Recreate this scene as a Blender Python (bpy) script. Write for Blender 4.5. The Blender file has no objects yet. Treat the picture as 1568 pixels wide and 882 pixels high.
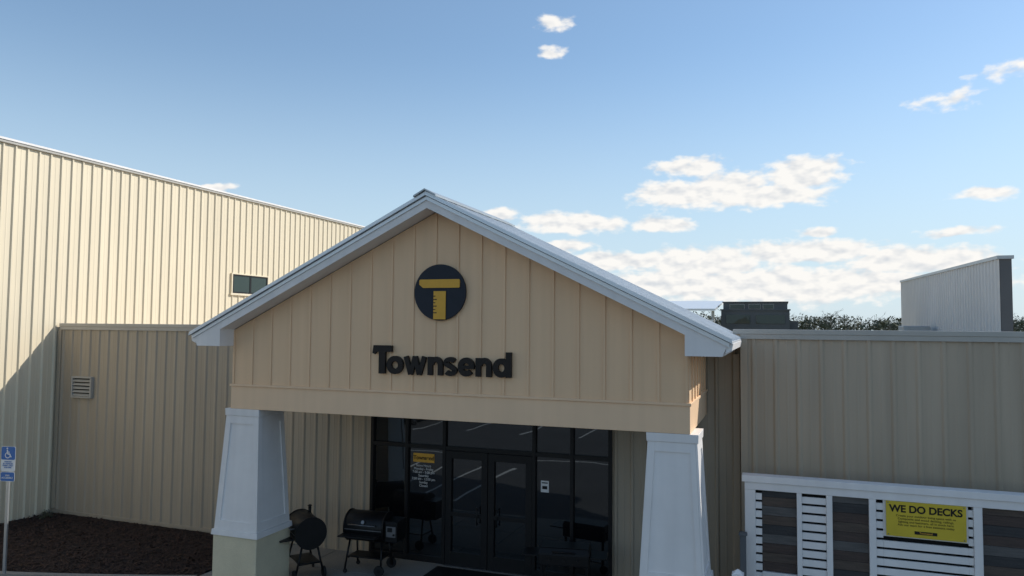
import bpy, bmesh, math, random
from mathutils import Vector, Matrix
random.seed(7)
scene=bpy.context.scene
col=scene.collection
scene.view_settings.view_transform='Standard'
scene.view_settings.look='None'
scene.view_settings.exposure=0
scene.view_settings.gamma=1

# ---------------------------------------------------------------- materials
def mat(name,c,rough=.6,metal=0.,var=.08,scale=2.,bump=0.,bscale=40.,stretch=(1,1,1),spec=.5,c2=None,fine=0.,streak=0.):
    m=bpy.data.materials.new(name);m.use_nodes=True
    nt=m.node_tree;N=nt.nodes;L=nt.links
    b=N['Principled BSDF']
    b.inputs['Roughness'].default_value=rough;b.inputs['Metallic'].default_value=metal
    b.inputs['Specular IOR Level'].default_value=spec
    tc=N.new('ShaderNodeTexCoord');mp=N.new('ShaderNodeMapping');mp.inputs['Scale'].default_value=stretch
    L.new(tc.outputs['Object'],mp.inputs['Vector'])
    n=N.new('ShaderNodeTexNoise');n.inputs['Scale'].default_value=scale;n.inputs['Detail'].default_value=3;n.inputs['Roughness'].default_value=.62
    L.new(mp.outputs[0],n.inputs['Vector'])
    r=N.new('ShaderNodeValToRGB')
    r.color_ramp.elements[0].position=.3;r.color_ramp.elements[1].position=.7
    d=c2 if c2 else [x*(1-var*2) for x in c]
    r.color_ramp.elements[0].color=(*d,1);r.color_ramp.elements[1].color=(*c,1)
    L.new(n.outputs['Fac'],r.inputs['Fac'])
    out=r.outputs['Color']
    def scaled(out,vec,sc,lo,hi):
        n3=N.new('ShaderNodeTexNoise');n3.inputs['Scale'].default_value=sc;n3.inputs['Detail'].default_value=2
        L.new(vec,n3.inputs['Vector'])
        mr=N.new('ShaderNodeMapRange');mr.inputs['To Min'].default_value=lo;mr.inputs['To Max'].default_value=hi
        mr.inputs['From Min'].default_value=.3;mr.inputs['From Max'].default_value=.7
        L.new(n3.outputs['Fac'],mr.inputs['Value'])
        mx=N.new('ShaderNodeVectorMath');mx.operation='SCALE'
        L.new(out,mx.inputs[0]);L.new(mr.outputs[0],mx.inputs['Scale']);return mx.outputs[0]
    if fine>0: out=scaled(out,tc.outputs['Object'],bscale,1-fine,1+fine)
    if streak>0:
        mp2=N.new('ShaderNodeMapping');mp2.inputs['Scale'].default_value=(5,5,.22);L.new(tc.outputs['Object'],mp2.inputs['Vector'])
        out=scaled(out,mp2.outputs[0],1.,1-streak,1+streak*.4)
    L.new(out,b.inputs['Base Color'])
    if bump>0:
        n2=N.new('ShaderNodeTexNoise');n2.inputs['Scale'].default_value=bscale;n2.inputs['Detail'].default_value=1
        L.new(tc.outputs['Object'],n2.inputs['Vector'])
        bp=N.new('ShaderNodeBump');bp.inputs['Strength'].default_value=bump;bp.inputs['Distance'].default_value=.02
        L.new(n2.outputs['Fac'],bp.inputs['Height']);L.new(bp.outputs[0],b.inputs['Normal'])
    return m
M={}
M['tall']=mat('cream_steel_siding',(.77,.665,.485),.45,0,.04,.5,.15,1.2,(1,1,.25),streak=.06)
M['wing']=mat('stone_steel_siding',(.43,.36,.27),.5,0,.06,.6,.15,1.5,(1,1,.25),streak=.1)
M['wingR']=mat('tan_steel_siding',(.50,.405,.295),.5,0,.06,.6,.15,1.5,(1,1,.25),streak=.1)
M['capm']=mat('parapet_cap_metal',(.46,.435,.385),.4,0,.06,1.5)
M['white']=mat('white_trim_paint',(.82,.785,.755),.5,0,.04,1.5,streak=.05)
M['whitem']=mat('white_metal_roof',(.72,.74,.76),.3,.3,.05,1.0)
M['cream']=mat('cream_board_siding',(.82,.555,.335),.65,0,.035,.7,.08,25,(1,1,.3),streak=.06)
M['cream2']=mat('cream_trim_boards',(.84,.58,.365),.6,0,.03,.9,streak=.04)
M['ped']=mat('pedestal_stucco',(.68,.60,.42),.8,0,.06,2,.3,60,fine=.05)
M['soffit']=mat('soffit_paint',(.30,.26,.21),.7,0,.05,1)
M['frame']=mat('bronze_aluminium',(.010,.010,.011),.45,0,.1,3,spec=.3)
M['black']=mat('sign_black',(.018,.014,.012),.5,0,.08,5,spec=.25)
M['navy']=mat('sign_charcoal_blue',(.018,.023,.034),.5,0,.08,5,spec=.25)
M['gold']=mat('sign_gold',(.72,.38,.035),.5,0,.05,5)
M['grill']=mat('grill_black_enamel',(.008,.008,.009),.42,0,.2,6,spec=.3)
M['steel']=mat('brushed_steel',(.22,.22,.23),.45,.9,.1,6)
M['rubber']=mat('black_rubber',(.012,.012,.012),.8,0,.2,6)
M['conc']=mat('concrete_walk',(.28,.265,.24),.85,0,.09,.8,.3,35,fine=.1)
M['asph']=mat('asphalt',(.085,.085,.088),.9,0,.12,.35,.4,60,fine=.2)
M['grass']=mat('grass_ground',(.085,.10,.04),.95,0,.1,.05,.3,8,c2=(.12,.10,.055),fine=.25)
M['mulch']=mat('bark_mulch',(.038,.019,.013),.95,0,.2,6,1.,45,c2=(.013,.008,.007),fine=.4)
M['line']=mat('white_road_paint',(.72,.72,.70),.8,0,.1,3,.2,50,fine=.08)
M['galv']=mat('galvanised_steel',(.45,.47,.48),.4,.6,.08,2)
M['farw']=mat('white_steel_parapet',(.68,.67,.65),.5,0,.05,.5)
M['fargrey']=mat('charcoal_cladding',(.13,.135,.14),.7,0,.1,.5,spec=.2)
M['blue']=mat('sign_blue',(.012,.13,.42),.4,0,.05,5)
M['signw']=mat('sign_white',(.74,.74,.74),.45,0,.03,5)
M['yel']=mat('banner_yellow',(.64,.47,.03),.5,0,.05,4)
M['boardA']=mat('composite_board_walnut',(.075,.05,.04),.7,0,.2,3,.2,30,(1,1,12))
M['boardB']=mat('composite_board_grey',(.12,.112,.105),.7,0,.2,3,.2,30,(1,1,12))
M['boardC']=mat('composite_board_umber',(.10,.072,.055),.7,0,.2,3,.2,30,(1,1,12))
M['boardD']=mat('composite_board_charcoal',(.045,.043,.043),.7,0,.2,3,.2,30,(1,1,12))
M['dark']=mat('dark_recess',(.012,.012,.012),.9)
M['bark']=mat('winter_bark',(.15,.135,.115),.95,0,.2,1)
M['leaf']=mat('hazed_winter_foliage',(.12,.13,.085),.95,0,.2,.15,c2=(.095,.09,.065),spec=.1)  # leaf colour lightened to stand in for distance haze on the tree line
M['carp']=mat('car_paint_dark',(.02,.022,.026),.25,.3,.05,2)
M['carw']=mat('car_paint_white',(.7,.7,.7),.25,0,.03,2)
def glassmat(name,base,fac,tint=(.75,.82,.85),rough=.015):
    m=bpy.data.materials.new(name);m.use_nodes=True
    nt=m.node_tree;N=nt.nodes;L=nt.links
    b=N['Principled BSDF'];b.inputs['Base Color'].default_value=(*base,1);b.inputs['Roughness'].default_value=.2;b.inputs['Specular IOR Level'].default_value=.1
    g=N.new('ShaderNodeBsdfGlossy');g.inputs['Color'].default_value=(*tint,1);g.inputs['Roughness'].default_value=rough
    fr=N.new('ShaderNodeFresnel');fr.inputs['IOR'].default_value=1.5
    ad=N.new('ShaderNodeMath');ad.operation='ADD';ad.inputs[1].default_value=fac;ad.use_clamp=True
    tc=N.new('ShaderNodeTexCoord');n=N.new('ShaderNodeTexNoise');n.inputs['Scale'].default_value=.9;L.new(tc.outputs['Object'],n.inputs['Vector'])
    bp=N.new('ShaderNodeBump');bp.inputs['Strength'].default_value=.06;bp.inputs['Distance'].default_value=.05
    L.new(n.outputs['Fac'],bp.inputs['Height']);L.new(bp.outputs[0],g.inputs['Normal'])
    mx=N.new('ShaderNodeMixShader');L.new(fr.outputs[0],ad.inputs[0]);L.new(ad.outputs[0],mx.inputs[0])
    L.new(b.outputs[0],mx.inputs[1]);L.new(g.outputs[0],mx.inputs[2])
    L.new(mx.outputs[0],N['Material Output'].inputs['Surface'])
    return m
M['glass']=glassmat('tinted_glass',(.006,.006,.007),.08)
M['glassw']=glassmat('window_glass',(.03,.045,.038),.0)

# ---------------------------------------------------------------- helpers
def empty(name,loc=(0,0,0),rotz=0):
    e=bpy.data.objects.new(name,None);col.objects.link(e);e.location=loc;e.rotation_euler=(0,0,rotz);e.empty_display_size=.3;return e
def mesh(name,v,f,m,par=None,bev=0,smooth=False):
    me=bpy.data.meshes.new(name);me.from_pydata([tuple(p) for p in v],[],f);me.update()
    bm=bmesh.new();bm.from_mesh(me);bmesh.ops.recalc_face_normals(bm,faces=bm.faces);bm.to_mesh(me);bm.free()
    o=bpy.data.objects.new(name,me);col.objects.link(o)
    if m:me.materials.append(M[m] if isinstance(m,str) else m)
    if par:o.parent=par
    if bev:
        md=o.modifiers.new('bev','BEVEL');md.width=bev;md.segments=2;md.limit_method='ANGLE'
    if smooth:
        for p in me.polygons:p.use_smooth=True
    return o
BF=[(0,1,3,2),(4,6,7,5),(0,4,5,1),(2,3,7,6),(0,2,6,4),(1,5,7,3)]
def bv(x0,x1,y0,y1,z0,z1): return [(x,y,z) for x in (x0,x1) for y in (y0,y1) for z in (z0,z1)]
def box(name,x0,x1,y0,y1,z0,z1,m,par=None,bev=0): return mesh(name,bv(x0,x1,y0,y1,z0,z1),BF,m,par,bev)
def boxes(name,L,m,par=None,bev=0):
    v=[];f=[]
    for b in L:
        k=len(v);v+=bv(*b);f+=[tuple(i+k for i in q) for q in BF]
    return mesh(name,v,f,m,par,bev)
def extr(name,poly,y0,y1,m,par=None,bev=0):  # poly in XZ extruded along Y
    n=len(poly);v=[(x,y0,z) for x,z in poly]+[(x,y1,z) for x,z in poly]
    f=[tuple(range(n)),tuple(range(2*n-1,n-1,-1))]+[(i,(i+1)%n,(i+1)%n+n,i+n) for i in range(n)]
    return mesh(name,v,f,m,par,bev)
def extz(name,poly,z0,z1,m,par=None,bev=0):
    n=len(poly);v=[(x,y,z0) for x,y in poly]+[(x,y,z1) for x,y in poly]
    f=[tuple(range(n)),tuple(range(2*n-1,n-1,-1))]+[(i,(i+1)%n,(i+1)%n+n,i+n) for i in range(n)]
    return mesh(name,v,f,m,par,bev)
def cyl(name,p0,p1,r,m,par=None,seg=20,r2=None,sx=1.0,bev=0):
    p0=Vector(p0);p1=Vector(p1);d=(p1-p0).normalized();r2=r if r2 is None else r2
    a=d.orthogonal().normalized()
    if abs(d.z)<.5: a=d.cross(Vector((0,0,1))).normalized()
    b=d.cross(a);v=[];f=[]
    for i in range(seg):
        t=2*math.pi*i/seg;o=a*math.cos(t)+b*math.sin(t)*sx
        v.append(p0+o*r);v.append(p1+o*r2)
    for i in range(seg):
        j=(i+1)%seg;f.append((2*i,2*j,2*j+1,2*i+1))
    f.append(tuple(2*i for i in range(seg)));f.append(tuple(2*i+1 for i in range(seg)))
    o=mesh(name,v,f,m,par,bev)
    for p in o.data.polygons:
        if len(p.vertices)==4:p.use_smooth=True
    return o
def ribbed(name,org,du,out,length,z0,z1,m,par,sp=.305,dep=.032,b=.085,t=.035,ph=.1,ztop=None,bead=True):
    du=Vector(du);out=Vector(out);org=Vector(org);pts=[(0,0)]
    s=ph
    while s+b<length:
        pts+=[(s,0),(s+(b-t)/2,dep),(s+(b+t)/2,dep),(s+b,0)]
        q=s+b+(sp-b)/2
        if bead and q+.02<length: pts+=[(q-.02,0),(q-.008,.004),(q+.008,.004),(q+.02,0)]
        s+=sp
    pts.append((length,0));v=[];f=[]
    for u,o in pts:
        p=org+du*u+out*o;v.append((p.x,p.y,z0));v.append((p.x,p.y,z1 if ztop is None else ztop(u)))
    for i in range(len(pts)-1):f.append((2*i,2*i+2,2*i+3,2*i+1))
    return mesh(name,v,f,m,par)
def text(name,s,size,loc,m,par=None,ext=.0,off=.0,align='LEFT',rz=0,sx=1.,lsp=1.,sz=1.):
    c=bpy.data.curves.new(name,'FONT');c.body=s;c.size=size;c.extrude=ext;c.offset=off;c.align_x=align;c.space_line=lsp
    o=bpy.data.objects.new(name+'_tmp',c);col.objects.link(o)
    bpy.context.view_layer.update()
    dg=bpy.context.evaluated_depsgraph_get();me=bpy.data.meshes.new_from_object(o.evaluated_get(dg))
    bpy.data.objects.remove(o)
    for v in me.vertices: v.co.x*=sx; v.co.y*=sz
    o2=bpy.data.objects.new(name,me);col.objects.link(o2);me.materials.clear();me.materials.append(M[m])
    o2.rotation_euler=(math.pi/2,0,rz);o2.location=loc
    if par:o2.parent=par
    return o2

WY=13.7; PY=11.0; CX=-5.33
# ---------------------------------------------------------------- ground
mesh('ground',[(-1500,-1500,-.154),(1500,-1500,-.154),(1500,1500,-.154),(-1500,1500,-.154)],[(0,1,2,3)],'grass')
mesh('parking_lot',[(-60,-45,-.15),(60,-45,-.15),(60,12,-.15),(-60,12,-.15)],[(0,1,2,3)],'asph')
pm=[]
def stripe(x0,x1,y0,y1):pm.append((x0,x1,y0,y1))
for i in range(-12,16): stripe(i*2.75-.05,i*2.75+.05,-9.5,-4.3)
for i in range(-12,16): stripe(i*2.75-.05,i*2.75+.05,-15.2,-9.6)
stripe(-34,42,-9.6,-9.5)
for i in range(-3,9):
    if i%2==0: stripe(-13.5+i*.6,-13.4+i*.6,3.0,8.2)
stripe(-34,34,1.2,1.3)
v=[];f=[]
for a in pm:
    k=len(v);v+=[(a[0],a[2],-.146),(a[1],a[2],-.146),(a[1],a[3],-.146),(a[0],a[3],-.146)];f.append((k,k+1,k+2,k+3))
mesh('parking_lot_markings',v,f,'line')
sw=empty('sidewalk')
boxes('slabs',[(-10.4+i*1.52,-10.4+i*1.52+1.508,y,y+1.49,-.2,0) for i in range(16) for y in (9.6,11.102,12.604)],'conc',sw,.006)
box('slab_bed',-10.39,13.9,9.62,14.0,-.2,-.012,'dark',sw)
# mulch bed
n=60;v=[];f=[]
def bedfront(x):
    t=(x+17.3)/6.9
    return 9.55+1.75*max(0,t)**1.5
for i in range(n+1):
    for j in range(41):
        x=-17.3+6.9*i/n;yf=bedfront(x);y=yf+(13.7-yf)*j/40
        z=.0+.05*math.sin(j/40*math.pi)+random.uniform(-.018,.028)
        v.append((x,y,z))
for i in range(n):
    for j in range(40):
        a=i*41+j;f.append((a,a+41,a+42,a+1))
mb=empty('mulch_bed')
mesh('mulch_surface',v,f,'mulch',mb)
v=[];f=[]
for k in range(8000):
    x=random.uniform(-17.2,-10.5);yf=bedfront(x);y=random.uniform(yf+.05,13.6);z=.05*math.sin((y-yf)/(13.7-yf)*math.pi)+.02
    a=random.uniform(0,6.28);l=random.uniform(.02,.06);w=random.uniform(.006,.016);c,s=math.cos(a),math.sin(a);t=random.uniform(-.02,.03)
    k0=len(v);v+=[(x-c*l-s*w,y-s*l+c*w,z),(x+c*l-s*w,y+s*l+c*w,z+t+.012),(x+c*l+s*w,y+s*l-c*w,z+t+.012),(x-c*l+s*w,y-s*l-c*w,z+.004)];f.append((k0,k0+1,k0+2,k0+3))
mesh('bark_chips',v,f,mat('bark_chip',(.070,.036,.024),.95,0,.2,9,c2=(.018,.011,.009)),mb)
pts=[(-17.3+6.9*i/24,bedfront(-17.3+6.9*i/24)) for i in range(25)]
poly=pts+[(x,y-.15) for x,y in reversed(pts)]
extz('kerb',poly,-.2,.03,'conc')
def shrub(x,y,s):
    e=empty('small_shrub');v=[];f=[]
    for i in range(260):
        a=random.uniform(0,6.28);b=random.uniform(.05,1.5);rr=s*random.uniform(.3,1)
        c=(x+rr*math.cos(a)*math.cos(b),y+rr*math.sin(a)*math.cos(b),.03+rr*math.sin(b)*.9);k=len(v)
        for q in range(3):v.append((c[0]+random.uniform(-.03,.03),c[1]+random.uniform(-.03,.03),c[2]+random.uniform(-.03,.03)))
        f.append((k,k+1,k+2))
    mesh('leaves',v,f,'leaf',e)
    for i in range(7):
        a=i*.9;cyl('stem_%d'%i,(x,y,.0),(x+s*.6*math.cos(a),y+s*.6*math.sin(a),s*.7),.006,'bark',e,5)
shrub(-16.85,13.2,.20)

# ---------------------------------------------------------------- tall warehouse
wh=empty('warehouse_building')
TX=-17.3;TH=9.08
ribbed('side_wall',(TX,4.0,0),(0,1,0),(1,0,0),46,-.15,TH,'tall',wh,sp=.305,dep=.036)
ribbed('front_wall',(TX-30,4.0,0),(1,0,0),(0,-1,0),29.98,-.15,TH,'tall',wh,sp=.305,dep=.036)
box('wall_core',TX-30,TX-.03,4.03,50,-.15,TH-.02,'tall',wh)
boxes('eave_trim',[(TX-.02,TX+.07,3.95,50.05,TH-.01,TH+.10)],'capm',wh,.01)
boxes('eave_trim_lip',[(TX+.0705,TX+.09,3.95,50.05,TH+.06,TH+.11)],'white',wh)
boxes('front_trim',[(TX-30,TX-.021,3.94,4.0,TH-.03,TH+.13)],'white',wh,.01)
extr('roof',[(TX-30,TH+.1),(TX-.0,TH+.1),(TX-15,TH+.9)],4.0,50,'whitem',wh)
box('corner_trim',TX-.02,TX+.06,3.93,4.1,-.15,TH-.035,'white',wh)
win=empty('window');win.parent=wh
y0,y1,z0,z1=19.95,21.75,5.84,6.48
boxes('window_trim',[(TX+.0,TX+.07,y0-.05,y1+.05,z1,z1+.04),(TX,TX+.075,y0-.08,y1+.08,z0-.07,z0),(TX,TX+.07,y0-.05,y0,z0,z1),(TX,TX+.07,y1,y1+.05,z0,z1)],'tall',win,.005)
boxes('window_sash',[(TX,TX+.055,y0+.001,y0+.06,z0,z1),(TX,TX+.055,y1-.06,y1-.001,z0,z1),(TX,TX+.055,(y0+y1)/2-.04,(y0+y1)/2+.04,z0,z1),(TX,TX+.054,y0+.06,y1-.06,z1-.05,z1),(TX,TX+.054,y0+.06,y1-.06,z0,z0+.05)],'frame',win)
box('window_glass',TX,TX+.044,y0+.05,y1-.05,z0+.04,z1-.04,'glassw',win)

# ---------------------------------------------------------------- store building (wings + portico)
sb=empty('store_building')
H=4.72
ribbed('left_wing_wall',(TX+.04,WY,0),(1,0,0),(0,-1,0),-8.05-(TX+.04),0.0,H,'wing',sb,sp=.305,dep=.026,b=.095,t=.03)
ribbed('wall_above_storefront',(-8.05,WY,0),(1,0,0),(0,-1,0),5.09,3.05,H,'wing',sb,ph=.2)
ribbed('wall_beside_storefront',(-2.96,WY,0),(1,0,0),(0,-1,0),2.40,0,H,'wing',sb,ph=.06,dep=.026)
RY=13.35
ribbed('right_wing_wall',(-.55,RY,0),(1,0,0),(0,-1,0),16.5,0,H-.02,'wingR',sb,sp=.36,dep=.024,b=.1,t=.04,ph=.12)
box('right_wing_core',-.56,16,RY+.01,30,0,H-.05,'wing',sb)
box('right_wing_corner_trim',-.60,-.48,RY-.04,RY+.3,0,H-.03,'wingR',sb,.005)
box('left_wing_core',TX+.04,-8.06,WY+.01,30,0,4.4,'wing',sb)
box('mid_wing_core',-8.05,-.56,WY+.3,30,0,4.4,'wing',sb)
boxes('parapet_back',[(TX+.04,-.57,WY+.02,WY+.22,4.4,H-.02)],'wing',sb)
boxes('parapet_cap',[(TX+.09,-9.95,WY-.06,WY+.26,H-.02,H+.06),(-.72,16,RY-.06,RY+.3,H-.02,H+.065)],'capm',sb,.008)
boxes('parapet_cap_drip',[(TX+.09,-9.95,WY-.045,WY-.035,H-.10,H-.021),(-.6,16,RY-.05,RY-.04,H-.10,H-.021)],'capm',sb)
boxes('base_flashing',[(TX+.05,-9.6,WY-.035,WY-.001,0.02,.10)],'wing',sb)
box('wing_corner_trim',TX+.04,TX+.16,WY-.05,WY-.0,.121,H-.105,'wing',sb,.005)
box('downspout',-.74,-.62,WY-.12,WY-.035,.1,4.35,'wing',sb,.01)
lv=empty('louvre_vent');lv.parent=sb
lx0,lx1,lz0,lz1=-16.68,-16.02,2.92,3.45;yy=WY-.09
boxes('vent_frame',[(lx0,lx1,yy,WY,lz0,lz0+.04),(lx0,lx1,yy,WY,lz1-.04,lz1),(lx0,lx0+.04,yy,WY,lz0+.04,lz1-.04),(lx1-.04,lx1,yy,WY,lz0+.04,lz1-.04)],'capm',lv,.004)
v=[];f=[]
for i in range(5):
    z=lz0+.06+i*.088;k=len(v)
    v+=[(lx0+.04,yy+.005,z),(lx1-.04,yy+.005,z),(lx1-.04,yy+.055,z+.045),(lx0+.04,yy+.055,z+.045),(lx0+.04,yy+.009,z-.012),(lx1-.04,yy+.009,z-.012),(lx1-.04,yy+.06,z+.034),(lx0+.04,yy+.06,z+.034)]
    f+=[(k,k+1,k+2,k+3),(k+4,k+5,k+6,k+7),(k,k+1,k+5,k+4)]
mesh('vent_slats',v,f,'capm',lv)
box('vent_back',lx0+.04,lx1-.04,WY-.03,WY-.0,lz0+.04,lz1-.04,'dark',lv)

# portico
po=empty('entrance_portico');po.parent=sb
HW=4.12;S=.49;PK=6.90;EX=4.70
def rz(dx):return PK-S*abs(dx)
def rake(dx,d):return rz(dx)-d
wall=[(CX-HW,3.68),(CX+HW,3.68),(CX+HW,rake(HW,.20)),(CX,rake(0,.20)),(CX-HW,rake(HW,.20))]
extr('gable_wall',wall,PY,PY+.2,'cream',po)
bl=[]
xb=-HW+.03
while xb<HW-.02:
    zt=rake(max(abs(xb-.02),abs(xb+.02)),.205)
    bl.append((CX+xb-.02,CX+xb+.02,PY-.018,PY-.001,3.70,zt));xb+=.4085
boxes('battens',bl,'cream',po,.003)
boxes('gable_side_walls',[(CX+HW-.2,CX+HW-.001,PY+.2,WY-.04,3.68,4.62),(CX-HW+.001,CX-HW+.2,PY+.2,WY-.04,3.68,4.62)],'cream',po)
sbt=[]
y=PY+.3
while y<WY-.1:
    sbt.append((CX+HW,CX+HW+.018,y,y+.04,3.70,4.385));sbt.append((CX-HW-.018,CX-HW,y,y+.04,3.70,4.385));y+=.4085
boxes('side_battens',sbt,'cream',po)
boxes('beam',[(CX-HW-.01,CX+HW+.01,PY-.012,PY+.32,3.25,3.66),(CX-HW-.01,CX-HW+.3,PY+.321,WY-.04,3.25,3.66),(CX+HW-.3,CX+HW+.01,PY+.321,WY-.04,3.25,3.66)],'cream2',po,.006)
boxes('beam_cap',[(CX-HW-.03,CX+HW+.03,PY-.035,PY+.1,3.661,3.70),(CX+HW-.1,CX+HW+.03,PY+.101,WY-.04,3.661,3.70)],'cream2',po,.005)
box('ceiling',CX-HW+.3,CX+HW-.3,PY+.32,WY-.04,3.45,3.5,'soffit',po)
def ring_ext(name,y0,y1,m,par,d=.19,lo=4.40):
    for s,nm in ((1,'right'),(-1,'left')):
        q=[(0,PK),(HW-.02,rz(HW-.02)),(HW-.02,rake(HW-.02,d)),(0,rake(0,d))]
        extr(name+'_'+nm,[(CX+s*x,z) for x,z in q],y0,y1,m,par)
        e=[(HW-.02,rz(HW-.02)),(EX,rz(EX)),(EX-.09,lo),(HW-.02,lo)]
        extr(name+'_return_'+nm,[(CX+s*x,z) for x,z in e],y0,y1,m,par)
ring_ext('rake_fascia',10.62,PY-.001,'white',po)
for s,nm in ((1,'right'),(-1,'left')):
    q=[(0,PK),(EX+.01,rz(EX+.01)),(EX+.01,rz(EX+.01)-.06),(0,PK-.06)]
    extr('rake_drip_'+nm,[(CX+s*x,z) for x,z in q],10.595,10.619,'whitem',po)
    e=[(HW+.01,rz(HW+.01)),(EX,rz(EX)),(EX-.09,4.40),(HW+.01,4.40)]
    extr('eave_box_'+nm,[(CX+s*x,z) for x,z in e],PY,WY-.06,'white',po)
def slab(name,y0,y1,s,m):
    t=.012
    q=[(0,PK+t),(EX+.05,rz(EX+.05)+t),(EX+.05,rz(EX+.05)+t+.03),(0,PK+t+.03)]
    extr(name,[(CX+s*x,z) for x,z in q],y0,y1,m,po)
for s,nm in ((1,'right'),(-1,'left')):
    slab('roof_sheet_'+nm,10.55,14.3,s,'whitem')
    y=10.56;i=0
    while y<14.3:
        q=[(0,PK+.04),(EX+.05,rz(EX+.05)+.04),(EX+.05,rz(EX+.05)+.075),(0,PK+.075)]
        extr('roof_seam_%s_%d'%(nm,i),[(CX+s*x,z) for x,z in q],y,y+.025,'whitem',po);y+=.4;i+=1
extr('ridge_cap',[(CX-.2,PK-.02),(CX-.2,PK+.01),(CX,PK+.115),(CX+.2,PK+.01),(CX+.2,PK-.02),(CX,PK+.09)],10.52,14.32,'galv',po)
extr('roof_back_wall',[(CX-EX,4.3),(CX+EX,4.3),(CX+EX,rz(EX)),(CX,PK),(CX-EX,rz(EX))],14.0,14.25,'wing',po)
for s,nm in ((1,'right'),(-1,'left')):
    e=[(EX-.02,rz(EX)),(EX+.06,rz(EX)-.01),(EX+.04,rz(EX)-.11),(EX-.05,rz(EX)-.15)]
    extr('gutter_'+nm,[(CX+s*x,z) for x,z in e],10.63,WY-.05,'white',po)
def frustum(name,cx,cy,w0,w1,z0,z1,m,par,bev=.006):
    a,b=w0/2,w1/2
    v=[(cx-a,cy-a,z0),(cx+a,cy-a,z0),(cx+a,cy+a,z0),(cx-a,cy+a,z0),(cx-b,cy-b,z1),(cx+b,cy-b,z1),(cx+b,cy+b,z1),(cx-b,cy+b,z1)]
    return mesh(name,v,[(0,1,2,3),(4,5,6,7),(0,1,5,4),(1,2,6,5),(2,3,7,6),(3,0,4,7)],m,par,bev)
for s,nm in ((-1,'left'),(1,'right')):
    p=empty('pillar_'+nm);p.parent=po
    cx=CX+s*3.87;cy=PY+.36
    frustum('pedestal',cx,cy,.96,.96,0,.98,'ped',p,.01)
    frustum('base_moulding',cx,cy,1.02,1.0,.981,1.08,'white',p)
    zb,zt,wb,wt=1.081,3.12,.94,.72
    frustum('shaft',cx,cy,wb-.04,wt-.04,zb,zt,'white',p)
    frustum('neck_moulding',cx,cy,wt+.03,wt+.04,3.121,3.248,'white',p)
    def W(z):return (wb+(wt-wb)*(z-zb)/(zt-zb))/2
    for r in range(4):
        R=Matrix.Rotation(r*math.pi/2,4,'Z')
        v=[];f=[]
        def pc(xa0,xa1,za,xb0,xb1,zbb):
            k=len(v)
            for (x0,x1,z) in ((xa0,xa1,za),(xb0,xb1,zbb)):
                w=W(z)
                for x in (x0,x1):
                    for yv in (-w,-w+.03):
                        q=R@Vector((x,yv,z));v.append((cx+q.x,cy+q.y,z))
            f.extend([(k,k+2,k+6,k+4),(k+1,k+3,k+7,k+5),(k,k+1,k+5,k+4),(k+2,k+3,k+7,k+6),(k,k+1,k+3,k+2),(k+4,k+5,k+7,k+6)])
        pc(-W(zb),-W(zb)+.11,zb+.001,-W(zt),-W(zt)+.11,zt-.001)
        pc(W(zb)-.11,W(zb)-.032,zb+.001,W(zt)-.11,W(zt)-.032,zt-.001)
        pc(-W(zb)+.111,W(zb)-.111,zb+.001,-W(zb+.16)+.111,W(zb+.16)-.111,zb+.16)
        pc(-W(zt-.14)+.111,W(zt-.14)-.111,zt-.14,-W(zt)+.111,W(zt)-.111,zt-.001)
        mesh('panel_trim_%d'%r,v,f,'white',p)

# ---------------------------------------------------------------- storefront
sf=empty('storefront');sf.parent=sb
X0,X1=-8.05,-2.96;FY=WY-.05
vert=[X0,-7.23,-6.38,-4.46,-3.70,X1]
mull=[]
for x in vert: mull.append((x-.035,x+.035,FY,FY+.12,0.0,3.05))
boxes('mullions',mull,'frame',sf,.003)
hz=[]
for a,b in zip(vert[:-1],vert[1:]):
    hz.append((a+.036,b-.036,FY+.005,FY+.11,2.99,3.05));hz.append((a+.036,b-.036,FY+.005,FY+.11,2.28,2.36))
    if a!=-6.38: hz.append((a+.036,b-.036,FY+.005,FY+.11,0.,.12))
boxes('transoms',hz,'frame',sf,.003)
box('glass',X0+.03,X1-.03,FY+.06,FY+.07,.0,3.04,'glass',sf)
for (a,b,nm) in ((-6.34,-5.43,'left'),(-5.415,-4.50,'right')):
    d=empty('door_'+nm);d.parent=sf
    st=.13
    boxes('door_frame',[(a,a+st,FY+.01,FY+.058,.01,2.27),(b-st,b,FY+.01,FY+.058,.01,2.27),(a+st,b-st,FY+.01,FY+.057,2.12,2.27),(a+st,b-st,FY+.01,FY+.057,.01,.27),(a+st,b-st,FY+.012,FY+.056,.98,1.06)],'frame',d,.003)
    hx=b-.2 if nm=='left' else a+.2
    cyl('pull_handle',(hx,FY-.03,.85),(hx,FY-.03,1.2),.012,'frame',d,10)
    boxes('handle_mounts',[(hx-.01,hx+.01,FY-.03,FY+.02,.87,.89),(hx-.01,hx+.01,FY-.03,FY+.02,1.16,1.18)],'frame',d)
hd=empty('store_hours_decal');hd.parent=sf
box('decal_panel',-7.10,-6.62,FY+.053,FY+.059,1.99,2.17,'gold',hd)
text('decal_name','Townsend',.11,(-6.86,FY+.050,2.045),'black',hd,.001,.003,'CENTER')
text('decal_hours','Store Hours\nMonday - Friday\n7:00 am - 5:00 pm\nSaturday\n7:00 am - 12:00 pm\nSunday\nClosed',.068,(-6.86,FY+.054,1.9),'signw',hd,.001,.0,'CENTER')
box('notice_paper',-4.33,-4.17,FY+.053,FY+.059,1.60,1.82,'signw',sf)
boxes('notice_print',[(-4.31,-4.19,FY+.049,FY+.0525,1.77,1.79),(-4.30,-4.2,FY+.049,FY+.0525,1.66,1.72)],'dark',sf)
box('threshold',-6.34,-4.5,FY-.06,FY+.005,.0,.012,'steel',sf)

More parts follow.
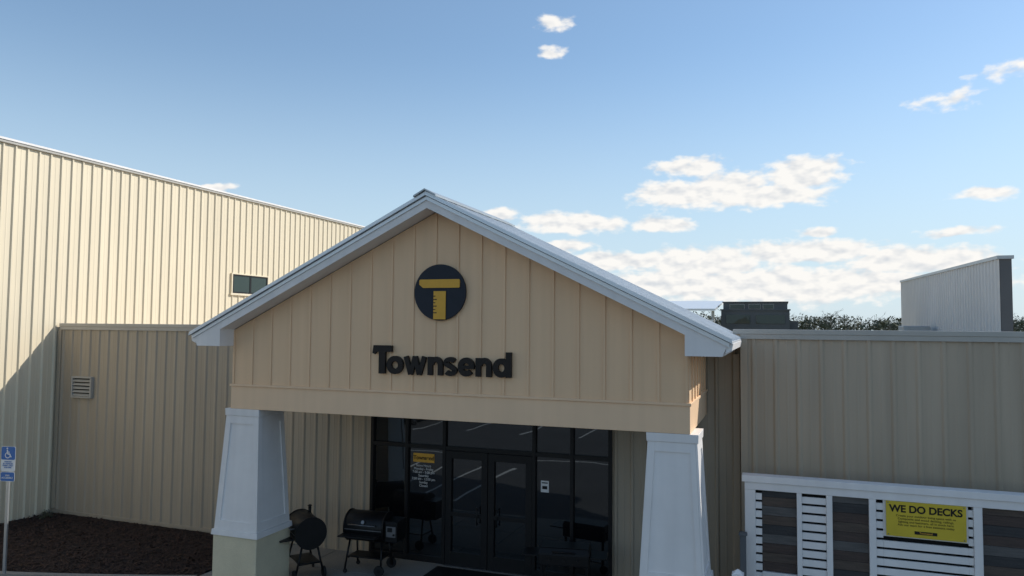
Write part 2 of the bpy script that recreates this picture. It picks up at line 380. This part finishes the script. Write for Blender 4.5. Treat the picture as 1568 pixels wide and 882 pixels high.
# ---------------------------------------------------------------- signs on the gable
ls=empty('store_logo_sign')
lx,lz=-5.23,5.35;r=.465
cyl('disc',(lx,PY-.06,lz),(lx,PY-.015,lz),r,'navy',ls,72)
extr('letter_bar',[(lx-.37,lz+.17),(lx-.37,lz+.20),(lx-.35,lz+.215),(lx+.35,lz+.215),(lx+.365,lz+.20),(lx+.365,lz+.09),(lx+.35,lz+.075),(lx-.30,lz+.075),(lx-.37,lz+.13)],PY-.075,PY-.0605,'gold',ls)
st=[(lx-.105,lz+.02),(lx+.115,lz+.02),(lx+.115,lz-.445),(lx-.105,lz-.445)]
extr('letter_stem',st,PY-.075,PY-.0605,'gold',ls)
boxes('ruler_ticks',[(lx-.104,lx-.104+(.06 if i%2 else .035),PY-.078,PY-.0755,lz-.07-i*.055,lz-.055-i*.055) for i in range(6)],'navy',ls)
ns=empty('store_name_sign')
zb=3.985;yA,yB=PY-.075,PY-.021
_cnt=[0]
def strip(name,P,w,w2=None):
    n=len(P);L_=[];R_=[]
    for i,(x,z) in enumerate(P):
        a=Vector(P[max(0,i-1)]);b=Vector(P[min(n-1,i+1)])
        d=(b-a).normalized();nn=Vector((-d.y,d.x))
        ww=(w if w2 is None else w+(w2-w)*i/(n-1))/2
        if 0<i<n-1:
            d1=(Vector(P[i])-a).normalized();c=max(.5,abs(d1.dot(d)));ww/=c
        L_.append((x+nn.x*ww,z+nn.y*ww));R_.append((x-nn.x*ww,z-nn.y*ww))
    _cnt[0]+=1;ya=yA-.0006*(_cnt[0]%5);v=[];f=[]
    for l,r_ in zip(L_,R_): v+=[(l[0],ya,l[1]),(r_[0],ya,r_[1]),(l[0],yB,l[1]),(r_[0],yB,r_[1])]
    for i in range(n-1):
        k=4*i;f+=[(k,k+4,k+5,k+1),(k+2,k+3,k+7,k+6),(k,k+2,k+6,k+4),(k+1,k+5,k+7,k+3)]
    f+=[(0,1,3,2),(4*n-4,4*n-2,4*n-1,4*n-3)]
    return mesh(name,v,f,'black',ns)
def arc(cx,cz,rx,rz_,a0,a1,n=20):
    return [(cx+rx*math.cos(math.radians(a0+(a1-a0)*i/n)),cz+rz_*math.sin(math.radians(a0+(a1-a0)*i/n))) for i in range(n+1)]
extr('letter_T_bar',[(-6.40,4.35),(-6.10,4.35),(-6.10,4.46),(-6.45,4.46),(-6.47,4.33),(-6.425,4.31)],yA,yB,'black',ns)
extr('letter_T_stem',[(-6.345,4.349),(-6.225,4.349),(-6.225,zb),(-6.345,zb)],yA,yB,'black',ns)
xh=.30;sw_=.09;hw=sw_/2;g=.022
def ring(name,x0,w): strip(name,arc(x0+w/2,zb+xh/2,w/2-hw,xh/2-hw+.003,0,360,36),sw_)
x=-6.195
ring('letter_o',x,.31);x+=.31+.006
W_=.43
for i,(a,b) in enumerate((((.045,xh),(.135,0)),((.135,0),(.215,xh)),((.215,xh),(.295,0)),((.295,0),(.385,xh)))):
    strip('letter_w_%d'%i,[(x+a[0],zb+a[1]),(x+b[0],zb+b[1])],.078)
x+=W_+g
def nn_(nm,x,w):
    extr(nm+'_stem',[(x,zb),(x+.088,zb),(x+.088,zb+xh),(x,zb+xh)],yA,yB,'black',ns)
    strip(nm+'_arch',[(x+w-hw,zb),(x+w-hw,zb+xh*.52)]+arc(x+w-hw-.083,zb+xh*.56,.083,xh*.44-hw+.006,12,175,12),sw_)
nn_('letter_n',x,.275);x+=.275+g
sx_=x;ww=.225
strip('letter_s',arc(sx_+ww/2,zb+xh*.715,ww/2-hw+.012,xh*.285-hw+.012,28,200,12)+[(sx_+ww*.36,zb+xh*.56),(sx_+ww*.64,zb+xh*.45)]+arc(sx_+ww/2,zb+xh*.285,ww/2-hw+.012,xh*.285-hw+.012,20,-152,12),.078)
x+=ww+g
strip('letter_e',arc(x+.145,zb+xh/2,.145-hw,xh/2-hw+.003,0,320,30),sw_)
extr('letter_e_bar',[(x+.06,zb+.118),(x+.285,zb+.118),(x+.288,zb+.175),(x+.06,zb+.175)],yA-.004,yB,'black',ns)
x+=.29+g
nn_('letter_n2',x,.275);x+=.275+g
ring('letter_d_bowl',x,.29)
extr('letter_d_stem',[(x+.225,zb),(x+.315,zb),(x+.315,zb+.40),(x+.225,zb+.40)],yA-.004,yB,'black',ns)

# ---------------------------------------------------------------- deck display
dd=empty('deck_display_wall')
Y=12.2
posts=[(-.50,-.34),(.262,.335),(.68,.765),(1.265,1.36),(2.615,2.725),(3.55,3.65),(4.4,4.55)]
TOPZ=2.50
boxes('top_rail',[(-.54,4.6,Y-.03,Y+.2,TOPZ-.10,TOPZ),(-.50,4.55,Y+.0,Y+.15,2.28,TOPZ-.101)],'white',dd,.006)
boxes('posts',[(a,b,Y+.005,Y+.16,0,2.279) for a,b in posts],'white',dd,.006)
def slats(x0,x1,z0,z1,h,g):
    L=[];z=z0
    while z+h<=z1+.001: L.append((x0,x1,Y+.03,Y+.07,z,z+h));z+=h+g
    return L
L=[]
L+=slats(-.34,-.245,.1,2.28,.10,.035)
L+=slats(.336,.679,.1,2.28,.10,.035)
L+=slats(1.361,1.455,.1,2.28,.10,.035)
L+=slats(1.456,2.55,.1,1.75,.10,.035)
L+=slats(2.551,2.614,.1,2.28,.10,.035)
L+=slats(3.66,4.39,.1,2.28,.10,.035)
boxes('slats',L,'white',dd,.004)
box('backing',-.49,4.54,Y+.161,Y+.2,.02,2.27,'dark',dd)
box('sign_backboard',1.456,2.55,Y+.03,Y+.06,1.752,2.279,'white',dd)
pan=[(-.245,.262),(.765,1.265),(2.725,3.55)]
ms=['boardA','boardB','boardC','boardD']
bd={k:[] for k in ms}
for a,b in pan:
    z=1.04;last=None
    while z<2.27:
        h=min(.138,2.278-z);k=random.choice([q for q in ms if q!=last]);last=k
        bd[k].append((a+.002,b-.002,Y+.06,Y+.085,z,z+h));z+=.142
for k in ms: boxes('boards_'+k[-1],bd[k],k,dd,.002)
L=[]
for a,b in pan: L+=[(a+.001,b-.001,Y+.02,Y+.09,.92,1.03)]+[(a+.001,b-.001,Y+.03,Y+.07,.1+i*.135,.2+i*.135) for i in range(6)]
boxes('panel_sills',L,'white',dd,.004)
ds=empty('deck_advert_sign')
box('banner',1.49,2.52,Y-.012,Y+.0,1.775,2.28,'yel',ds,.002)
text('banner_title','WE DO DECKS',.142,(2.005,Y-.0145,2.13),'black',ds,.001,.0045,'CENTER',0,.98)
text('banner_copy','Create your outdoor living space with us\nComposite and wood decking, railings,\nlighting and fasteners, all in stock here\nAsk our team for a free estimate today',.044,(2.005,Y-.0145,2.065),'black',ds,.0005,.0,'CENTER',0,1.05)
box('banner_badge',1.86,2.15,Y-.0165,Y-.0125,1.825,1.87,'black',ds)
text('banner_badge_text','Townsend',.04,(2.005,Y-.019,1.836),'gold',ds,.0005,.0005,'CENTER')
boxes('banner_grommets',[(1.51,1.525,Y-.016,Y-.012,1.79,1.805),(2.485,2.5,Y-.016,Y-.012,1.79,1.805),(1.51,1.525,Y-.016,Y-.012,2.25,2.265),(2.485,2.5,Y-.016,Y-.012,2.25,2.265)],'steel',ds)
nr=empty('sample_railing')
frustum('newel_post',-.55,11.0,.10,.10,0,1.30,'white',nr,.004)
frustum('newel_cap',-.55,11.0,.16,.16,1.301,1.345,'white',nr,.006)
frustum('newel_cap_top',-.55,11.0,.13,.02,1.346,1.40,'white',nr,.002)
frustum('rear_post',-.52,12.0,.09,.09,0,1.62,'fargrey',nr,.004)
frustum('rear_cap',-.52,12.0,.13,.11,1.621,1.66,'fargrey',nr,.004)
boxes('rails',[(-.575,-.525,11.06,11.94,.98,1.04),(-.57,-.53,11.06,11.94,.1,.14)],'white',nr,.004)
boxes('balusters',[(-.56,-.54,11.13+i*.11,11.15+i*.11,.141,.979) for i in range(8)],'fargrey',nr)

# ---------------------------------------------------------------- accessible parking sign
hs=empty('accessible_parking_sign',(-13.84,10.02,0),math.radians(12))
boxes('post',[(-.028,.028,.012,.05,-.15,2.36)],'galv',hs,.004)
def rplate(name,w,z0,z1,y,m,rr=.03,x=0):
    P=[]
    for cx_,cz,a0 in ((w/2-rr,z1-rr,0),(-w/2+rr,z1-rr,90),(-w/2+rr,z0+rr,180),(w/2-rr,z0+rr,270)):
        for i in range(6):
            a=math.radians(a0+i*18);P.append((x+cx_+rr*math.cos(a),cz+rr*math.sin(a)))
    return extr(name,P,y,y+.003,m,hs)
rplate('plate_main',.30,1.95,2.42,.006,'signw')
rplate('plate_blue_field',.29,2.17,2.415,.002,'blue')
rplate('plate_lower',.30,1.76,1.94,.006,'signw')
rplate('plate_lower_blue',.285,1.768,1.932,.002,'blue')
def seg(name,x0,z0,x1,z1,t=.013):
    d=Vector((x1-x0,z1-z0)).normalized();n_=Vector((-d.y,d.x))*t
    extr(name,[(x0+n_.x,z0+n_.y),(x1+n_.x,z1+n_.y),(x1-n_.x,z1-n_.y),(x0-n_.x,z0-n_.y)],-.001,.0015,'signw',hs)
seg('symbol_back',-.02,2.36,-.012,2.28);seg('symbol_arm',-.014,2.315,.03,2.315,.008);seg('symbol_seat',-.012,2.28,.035,2.28);seg('symbol_leg',.035,2.28,.055,2.225);seg('symbol_foot',.05,2.225,.075,2.23,.008)
cyl('symbol_head',(-.022,.0015,2.385),(-.022,-.001,2.385),.016,'signw',hs,14)
for i in range(14):
    a0=math.radians(110+i*16);a1=math.radians(110+(i+1)*16)
    seg('symbol_wheel_%d'%i,-.01+.05*math.cos(a0),2.255+.05*math.sin(a0),-.01+.05*math.cos(a1),2.255+.05*math.sin(a1),.008)
text('plate_text','PARKING\nBY DISABLED\nPERMIT ONLY\n$250 FINE',.036,(0,.004,2.12),'blue',hs,.0005,.001,'CENTER')
text('plate_lower_text','VAN\nACCESSIBLE',.045,(0,.0,1.86),'signw',hs,.0005,.001,'CENTER')

# ---------------------------------------------------------------- grills
def grill(name,loc,rot,barrel=.78,R=.26,hop=True,chim=True,h=.86,sm='steel'):
    g=empty(name,loc,rot)
    b=barrel/2
    cyl('barrel',(-b,0,h),(b,0,h),R,'grill',g,32,bev=.015)
    cyl('end_band_a',(-b-.012,0,h),(-b+.015,0,h),R+.012,'grill',g,32)
    cyl('end_band_b',(b-.015,0,h),(b+.012,0,h),R+.012,'grill',g,32)
    boxes('lid_seam',[(-b+.02,b-.02,-R-.006,-R+.03,h-.02,h-.005)],sm,g)
    cyl('lid_handle',(-b+.12,-R-.055,h+.09),(b-.12,-R-.055,h+.09),.013,sm,g,12)
    boxes('handle_brackets',[(-b+.14,-b+.16,-R-.055,-R+.05,h+.08,h+.1),(b-.16,b-.14,-R-.055,-R+.05,h+.08,h+.1)],sm,g)
    cyl('thermometer',(0,-R+.02,h+.13),(0,-R-.01,h+.14),.035,sm,g,16)
    boxes('front_shelf',[(-b+.02,b-.02,-R-.28,-R-.02,h-.10,h-.075)],'grill',g,.005)
    for x in (-b+.07,b-.07):
        for sy in (-1,1):
            cyl('leg',(x,sy*.14,h-R+.06),(x+(.04 if x>0 else -.04),sy*.27,.06),.02,'grill',g,10)
        cyl('leg_brace',(x,-.2,.28),(x,.2,.28),.014,'grill',g,8)
    boxes('lower_shelf',[(-b+.05,b-.05,-.2,.2,.285,.305)],'grill',g,.004)
    for sy in (-1,1):
        cyl('wheel',(b-.06,sy*.28-.02,.10),(b-.06,sy*.28+.02,.10),.10,'rubber',g,20)
        cyl('hub',(b-.06,sy*.28-.025,.10),(b-.06,sy*.28+.025,.10),.04,'grill',g,12)
        cyl('caster',(-b+.04,sy*.27-.015,.04),(-b+.04,sy*.27+.015,.04),.04,'rubber',g,14)
    if hop:
        boxes('hopper',[(b+.013,b+.28,-.22,.2,h-.22,h+.15)],'grill',g,.012)
        boxes('hopper_lid',[(b+.01,b+.29,-.23,.21,h+.152,h+.175)],'grill',g,.006)
        boxes('control_panel',[(b+.05,b+.25,-.228,-.219,h-.12,h+.08)],sm,g,.003)
        boxes('control_display',[(b+.08,b+.18,-.233,-.2285,h-.02,h+.06)],'dark',g)
        cyl('control_knob',(b+.215,-.245,h-.07),(b+.215,-.228,h-.07),.02,'grill',g,12)
    if chim:
        cyl('chimney',(-b+.1,.16,h+.16),(-b+.1,.16,h+.36),.03,'grill',g,16)
        cyl('chimney_cap',(-b+.1,.16,h+.37),(-b+.1,.16,h+.39),.05,'grill',g,16,r2=.02)
    return g
grill('pellet_grill',(-7.57,12.8,0),math.radians(4),.82,.29,chim=False)
grill('pellet_grill',(-8.60,12.15,0),math.radians(-38),.74,.29,hop=False)
# low boxy griddle on a wheeled cart
gg=empty('griddle_cart',(-3.6,12.85,0),math.radians(10))
box('cook_box',-.45,.45,-.25,.25,.60,.80,'grill',gg,.015)
mesh('folded_lid',[(-.46,-.26,.802),(.46,-.26,.802),(.46,.26,.802),(-.46,.26,.802),(-.43,-.2,.90),(.43,-.2,.90),(.43,.24,.90),(-.43,.24,.90)],[(0,1,2,3),(4,5,6,7),(0,1,5,4),(1,2,6,5),(2,3,7,6),(3,0,4,7)],'grill',gg,.012)
cyl('lid_handle',(-.2,-.28,.85),(.2,-.28,.85),.012,'grill',gg,10)
boxes('side_shelves',[(-.75,-.455,-.22,.22,.74,.765),(.455,.75,-.22,.22,.74,.765)],'grill',gg,.005)
boxes('legs',[(x,x+.04,y,y+.04,.0,.60) for x in (-.42,.38) for y in (-.22,.18)],'grill',gg,.003)
boxes('lower_tray',[(-.375,.375,-.21,.21,.18,.20)],'grill',gg,.003)
for i,x in enumerate((-.25,0,.25)): cyl('knob_%d'%i,(x,-.28,.70),(x,-.25,.70),.025,'frame',gg,14)
for sy in (-.24,.24): cyl('wheel',(.44,sy-.02,.08),(.44,sy+.02,.08),.08,'rubber',gg,18)
mt=empty('door_mat')
box('mat_pad',-6.42,-4.45,12.62,13.5,.001,.012,'rubber',mt,.004)
boxes('mat_ribs',[(-6.38,-4.49,12.66+i*.05,12.685+i*.05,.0125,.018) for i in range(16)],'grill',mt)

# ---------------------------------------------------------------- behind: far parapet wall, buildings, roof bits
rw=empty('roof_parapet_wall')
Ya,Yb,XA=20.,34.4,4.93
ribbed('parapet_face',(XA,Yb,0),(0,-1,0),(-1,0,0),Yb-Ya,4.4,6.8,'farw',rw,sp=.305,ztop=lambda u:6.8-.3*u/(Yb-Ya))
v=[(XA+.01,Ya,4.4),(XA+.25,Ya,4.4),(XA+.25,Yb,4.4),(XA+.01,Yb,4.4),(XA+.01,Ya,6.5),(XA+.25,Ya,6.5),(XA+.25,Yb,6.8),(XA+.01,Yb,6.8)]
mesh('parapet_core',v,[(0,1,2,3),(4,5,6,7),(0,1,5,4),(1,2,6,5),(2,3,7,6),(3,0,4,7)],'fargrey',rw)
v=[(XA-.05,Ya-.04,6.48),(XA+.29,Ya-.04,6.48),(XA+.29,Yb,6.78),(XA-.05,Yb,6.78),(XA-.05,Ya-.04,6.56),(XA+.29,Ya-.04,6.56),(XA+.29,Yb,6.86),(XA-.05,Yb,6.86)]
mesh('parapet_cap',v,[(0,1,2,3),(4,5,6,7),(0,1,5,4),(1,2,6,5),(2,3,7,6),(3,0,4,7)],'galv',rw)
vh=empty('roof_vent_hood')
box('hood',3.9,4.7,27,28,4.6,4.93,'galv',vh,.02);box('curb',4.0,4.6,27.1,27.9,4.3,4.6,'capm',vh)
fb=empty('office_building')
Yf=80
box('main_block',-5.5,1.25,Yf,Yf+12,-.15,6.7,'fargrey',fb)
box('upper_block',-5.3,1.05,Yf+.3,Yf+11,6.7,7.5,'fargrey',fb)
boxes('roof_coping',[(-5.4,1.15,Yf+.2,Yf+11.1,7.5,7.60),(-5.6,1.35,Yf-.1,Yf+.1,6.65,6.8)],'fargrey',fb)
boxes('window_frames',[(-4.65,-3.15,Yf+.25,Yf+.295,6.82,7.34),(-2.75,-1.55,Yf+.25,Yf+.295,6.82,7.34),(-1.35,-.25,Yf+.25,Yf+.295,6.82,7.34)],'capm',fb)
boxes('windows',[(-4.6,-3.2,Yf+.2,Yf+.249,6.86,7.3),(-2.7,-1.6,Yf+.2,Yf+.249,6.86,7.3),(-1.3,-.3,Yf+.2,Yf+.249,6.86,7.3),(-5.0,-2.6,Yf-.06,Yf-.01,5.3,6.2),(-2.0,.8,Yf-.06,Yf-.01,5.3,6.2)],'glassw',fb)
boxes('wing_block',[(1.26,2.1,Yf+2,Yf+12,-.15,5.6)],'fargrey',fb)
sh=empty('storage_shed')
v=[(-22,Yf-4,6.55),(-5.8,Yf-4,6.55),(-5.8,Yf+9,7.8),(-22,Yf+9,7.8),(-22,Yf-4,6.75),(-5.8,Yf-4,6.75),(-5.8,Yf+9,8.0),(-22,Yf+9,8.0)]
mesh('shed_roof',v,[(0,1,2,3),(4,5,6,7),(0,1,5,4),(1,2,6,5),(2,3,7,6),(3,0,4,7)],'whitem',sh)
boxes('shed_posts',[(x,x+.28,Yf-3.6,Yf-3.3,-.15,6.54) for x in (-21.5,-18.5,-15.5,-12.5,-9.5,-6.2)],'capm',sh)
boxes('lower_canopy',[(-21.8,-6.0,Yf-3.9,Yf-.5,5.45,5.65)],'whitem',sh)
boxes('lumber_racks',[(-21,-6.3,Yf+2,Yf+4,-.15,3.),(-21,-6.3,Yf+2,Yf+4,4.2,5.2)],'boardC',sh)

# ---------------------------------------------------------------- distant winter trees
v=[];f=[];vb=[];fb_=[]
def tri(V,F,c,s):
    k=len(V)
    for i in range(3):V.append((c[0]+random.uniform(-s,s),c[1]+random.uniform(-s,s),c[2]+random.uniform(-s,s)))
    F.append((k,k+1,k+2))
def limb(p,q,r0,r1):
    k=len(vb);d=(Vector(q)-Vector(p)).normalized();a=d.orthogonal().normalized();b=d.cross(a)
    for P,r in ((Vector(p),r0),(Vector(q),r1)):
        for i in range(3):
            t=i*2.094;w=P+a*math.cos(t)*r+b*math.sin(t)*r;vb.append(tuple(w))
    for i in range(3):
        j=(i+1)%3;fb_.append((k+i,k+j,k+3+j,k+3+i))
for t in range(500):
    az=math.radians(random.uniform(-45,38));D=random.uniform(190,290)
    x,y=D*math.sin(az),D*math.cos(az)
    h=(4.8+random.uniform(1.6,3.6)+1.4*math.sin(az*23)**2)*1.0+ (D-205)*.006
    if random.random()<.12: h+=2.0
    bare=random.random()<.35
    limb((x,y,-.2),(x+random.uniform(-.5,.5),y,h*.95),.2,.04)
    nb=12 if bare else 6
    for i in range(nb):
        z=h*random.uniform(.35,.85);a=random.uniform(0,6.28);l=h*random.uniform(.12,.25)
        q=(x+math.cos(a)*l,y+math.sin(a)*l,z+l*random.uniform(.4,.9));limb((x,y,z),q,.07,.02)
        for w in range(3):
            a2=a+random.uniform(-1,1);limb(q,(q[0]+math.cos(a2)*l*.5,q[1]+math.sin(a2)*l*.5,q[2]+l*random.uniform(.1,.5)),.035,.012)
    rad=h*random.uniform(.18,.28)
    for i in range(40 if bare else 110):
        u=random.gauss(0,.5);w=random.gauss(0,.5);zz=random.uniform(-1,1)
        tri(v,f,(x+u*rad*1.3,y+w*rad*1.3,h*.62+zz*h*.34*(1-.3*abs(u))),.25 if bare else .42)
for i in range(9000):
    az=math.radians(random.uniform(-45,38));D=random.uniform(183,196)
    top=6.4+.7*math.sin(az*60)+.5*math.sin(az*143+1)
    tri(v,f,(D*math.sin(az),D*math.cos(az),top*random.random()**.6),.7)
tl=empty('distant_tree_line')
mesh('foliage',v,f,'leaf',tl);mesh('trunks_and_branches',vb,fb_,'bark',tl)

# ---------------------------------------------------------------- cars behind the camera (seen in the glass)
def car(loc,rot,paint):
    c=empty('parked_car',loc,rot)
    prof=[(-2.2,.35),(-2.25,.75),(-2.1,.98),(-1.55,1.05),(1.2,.98),(2.1,.82),(2.25,.6),(2.2,.32)]
    n=len(prof);v=[]
    for w in (-.9,.9):
        for x,z in prof:v.append((x,w,z))
    f=[tuple(range(n)),tuple(range(2*n-1,n-1,-1))]+[(i,(i+1)%n,(i+1)%n+n,i+n) for i in range(n)]
    mesh('body',v,f,paint,c,.07)
    g=[(-1.6,.88,1.03),(1.15,.88,.98),(.45,.68,1.46),(-1.15,.68,1.48)]
    v=[(x,-w,z) for x,w,z in g]+[(x,w,z) for x,w,z in g]
    mesh('windows',v,[(0,1,2,3),(7,6,5,4),(0,1,5,4),(1,2,6,5),(2,3,7,6),(3,0,4,7)],'glass',c,.03)
    box('roof',-1.1,.4,-.66,.66,1.462,1.50,paint,c,.02)
    for x in (-1.35,1.4):
        for s in (-1,1):
            cyl('wheel',(x,s*.72,.33),(x,s*.92,.33),.33,'rubber',c,24);cyl('rim',(x,s*.9,.33),(x,s*.93,.33),.2,'steel',c,16)
    boxes('headlights',[(2.12,2.24,-.8,-.5,.62,.75),(2.12,2.24,.5,.8,.62,.75)],'signw',c,.02)
    return c
car((-17.9,-6.9,-.15),math.radians(90),'carp')
car((-4.1,-12.4,-.15),math.radians(-90),'carw')
car((6.9,-7.0,-.15),math.radians(90),'carp')

# ---------------------------------------------------------------- sun and sky
sv=Vector((1.19,1.0,1.16)).normalized()
el=math.asin(sv.z);az=math.atan2(sv.x,sv.y)
ld=bpy.data.lights.new('sun','SUN');ld.energy=4.4;ld.angle=math.radians(.5);ld.color=(1,.955,.88)
lo=bpy.data.objects.new('sun',ld);col.objects.link(lo);lo.rotation_euler=sv.to_track_quat('Z','Y').to_euler();lo.location=(20,20,30)
w=bpy.data.worlds.new('World');scene.world=w;w.use_nodes=True
try:
    w.cycles.sampling_method='MANUAL';w.cycles.sample_map_resolution=256
except Exception as e: print(e)
nt=w.node_tree;N=nt.nodes;L=nt.links
for n_ in list(N):N.remove(n_)
out=N.new('ShaderNodeOutputWorld');bg=N.new('ShaderNodeBackground');sky=N.new('ShaderNodeTexSky')
sky.sky_type='NISHITA';sky.sun_disc=False;sky.sun_elevation=el;sky.sun_rotation=az
sky.altitude=0;sky.air_density=1.0;sky.dust_density=.3;sky.ozone_density=1.6
bg.inputs['Strength'].default_value=.15
hs_=N.new('ShaderNodeHueSaturation');hs_.inputs['Saturation'].default_value=1.12;hs_.inputs['Hue'].default_value=.497
L.new(sky.outputs[0],hs_.inputs['Color']);L.new(hs_.outputs[0],bg.inputs['Color'])
def math_(op,a,b=None,c=None,clamp=False):
    m=N.new('ShaderNodeMath');m.operation=op;m.use_clamp=clamp
    for i,x in enumerate((a,b,c)):
        if x is None:continue
        if isinstance(x,(int,float)):m.inputs[i].default_value=x
        else:L.new(x,m.inputs[i])
    return m.outputs[0]
def vmath(op,a,b=None,c=None):
    m=N.new('ShaderNodeVectorMath');m.operation=op
    for i,x in enumerate((a,b,c)):
        if x is None:continue
        if isinstance(x,tuple):m.inputs[i].default_value=x
        else:L.new(x,m.inputs[i])
    return m
tc=N.new('ShaderNodeTexCoord');nv=vmath('NORMALIZE',tc.outputs['Generated'])
sp=N.new('ShaderNodeSeparateXYZ');L.new(nv.outputs[0],sp.inputs[0])
A=math_('MULTIPLY',math_('ARCTAN2',sp.outputs[0],sp.outputs[1]),57.2958)
E=math_('MULTIPLY',math_('ARCSINE',sp.outputs[2]),57.2958)
cb=N.new('ShaderNodeCombineXYZ');L.new(A,cb.inputs[0]);L.new(E,cb.inputs[1])
P=cb.outputs[0]
def noise(vec,scale,detail=4,rough=.6):
    n_=N.new('ShaderNodeTexNoise');n_.inputs['Scale'].default_value=scale;n_.inputs['Detail'].default_value=detail;n_.inputs['Roughness'].default_value=rough
    n_.noise_dimensions='2D'
    L.new(vec,n_.inputs['Vector']);return n_
Ps=vmath('MULTIPLY',P,(.5,1.,1.)).outputs[0]
wn=noise(Ps,.5,3,.55)
wd_=vmath('MULTIPLY',vmath('SUBTRACT',wn.outputs['Color'],(.5,.5,.5)).outputs[0],(2.2,1.0,0)).outputs[0]
Pw=vmath('ADD',P,wd_).outputs[0]
clouds=[(-16.7,22.9,1.5,.7,.8),(-16.9,20.9,1.35,.6,.75),(-6.3,12.2,3.3,.9,.95),(-6.6,10.1,4.9,1.2,1.1),(-3.0,10.5,3.6,1.6,1.1),(2.0,11.2,3.4,1.5,1.1),(-.9,9.8,5.6,1.0,1.1),
(-15.,8.1,5.0,1.0,1.15),(-8.3,7.9,2.9,.8,1.1),(-21.1,8.6,2.0,.7,.95),(-15.8,6.3,2.4,.65,.95),(13.5,9.0,2.0,.6,1),(11.2,15.4,2.2,.7,.42),(15.0,16.4,2.2,.8,.4),
(2.7,7.0,1.8,.4,.9),(11.9,6.5,2.4,.4,.8),(-11.5,5.1,5.6,.9,1.1),(-5.1,4.9,6.0,1.4,1.2),(2.1,5.6,6.0,1.2,1.2),(9.0,4.8,5.6,1.1,1.1),(-1,3.2,18,1.7,1.25),(-42,9.9,1.7,.4,.85),
(28,9,7,1.8,1),(80,12,9,2.5,1),(160,10,14,2.6,1),(-130,14,12,3,1)]
acc=None
for (a,e,ra,re,op) in clouds:
    d=vmath('MULTIPLY_ADD',Pw,(1/ra,1/re,0),(-a/ra,-e/re,0))
    ln=N.new('ShaderNodeVectorMath');ln.operation='LENGTH';L.new(d.outputs[0],ln.inputs[0])
    val=math_('MULTIPLY_ADD',ln.outputs['Value'],-op,op)
    acc=val if acc is None else math_('MAXIMUM',acc,val)
fn=noise(Ps,1.4,5,.52)
dens=math_('ADD',acc,math_('MULTIPLY',math_('SUBTRACT',fn.outputs['Fac'],.5),1.15))
mr=N.new('ShaderNodeMapRange');mr.interpolation_type='SMOOTHSTEP';mr.inputs['From Min'].default_value=-.04;mr.inputs['From Max'].default_value=.5;L.new(dens,mr.inputs['Value'])
cl=math_('MULTIPLY',mr.outputs[0],.97)
Pu=vmath('ADD',Ps,(.12,.42,0)).outputs[0]
fn1=noise(Ps,1.4,2,.5)
fn2=noise(Pu,1.4,2,.5)
rel=math_('ADD',math_('MULTIPLY',math_('SUBTRACT',fn1.outputs['Fac'],fn2.outputs['Fac']),1.9),.82,None,True)
cr=N.new('ShaderNodeMixRGB');cr.inputs[1].default_value=(.68,.71,.75,1);cr.inputs[2].default_value=(.99,.965,.925,1);L.new(rel,cr.inputs[0])
bgc=N.new('ShaderNodeBackground');bgc.inputs['Strength'].default_value=1.;L.new(cr.outputs[0],bgc.inputs['Color'])
hz_=N.new('ShaderNodeMapRange');hz_.interpolation_type='SMOOTHSTEP';hz_.inputs['From Min'].default_value=22.;hz_.inputs['From Max'].default_value=0.;hz_.inputs['To Min'].default_value=.14;hz_.inputs['To Max'].default_value=.88;L.new(E,hz_.inputs['Value'])
bgh=N.new('ShaderNodeBackground');bgh.inputs['Strength'].default_value=1.;bgh.inputs['Color'].default_value=(.58,.73,.85,1)
m1=N.new('ShaderNodeMixShader');L.new(hz_.outputs[0],m1.inputs[0]);L.new(bg.outputs[0],m1.inputs[1]);L.new(bgh.outputs[0],m1.inputs[2])
m2=N.new('ShaderNodeMixShader');L.new(cl,m2.inputs[0]);L.new(m1.outputs[0],m2.inputs[1]);L.new(bgc.outputs[0],m2.inputs[2])
L.new(m2.outputs[0],out.inputs['Surface'])

# ---------------------------------------------------------------- camera
yaw=math.radians(19.9);pitch=math.radians(3.0);roll=math.radians(.5)
fw=Vector((-math.sin(yaw)*math.cos(pitch),math.cos(yaw)*math.cos(pitch),math.sin(pitch)))
r0=Vector((math.cos(yaw),math.sin(yaw),0));u0=r0.cross(fw)
r=r0*math.cos(roll)+u0*math.sin(roll);u=r.cross(fw)
cd=bpy.data.cameras.new('camera');cam=bpy.data.objects.new('camera',cd);col.objects.link(cam)
cam.matrix_world=Matrix((( r.x,u.x,-fw.x,0),(r.y,u.y,-fw.y,0),(r.z,u.z,-fw.z,4.8),(0,0,0,1)))
cd.sensor_width=36;cd.lens=1120/1568*36;cd.clip_end=4000;cd.clip_start=.1
scene.camera=cam
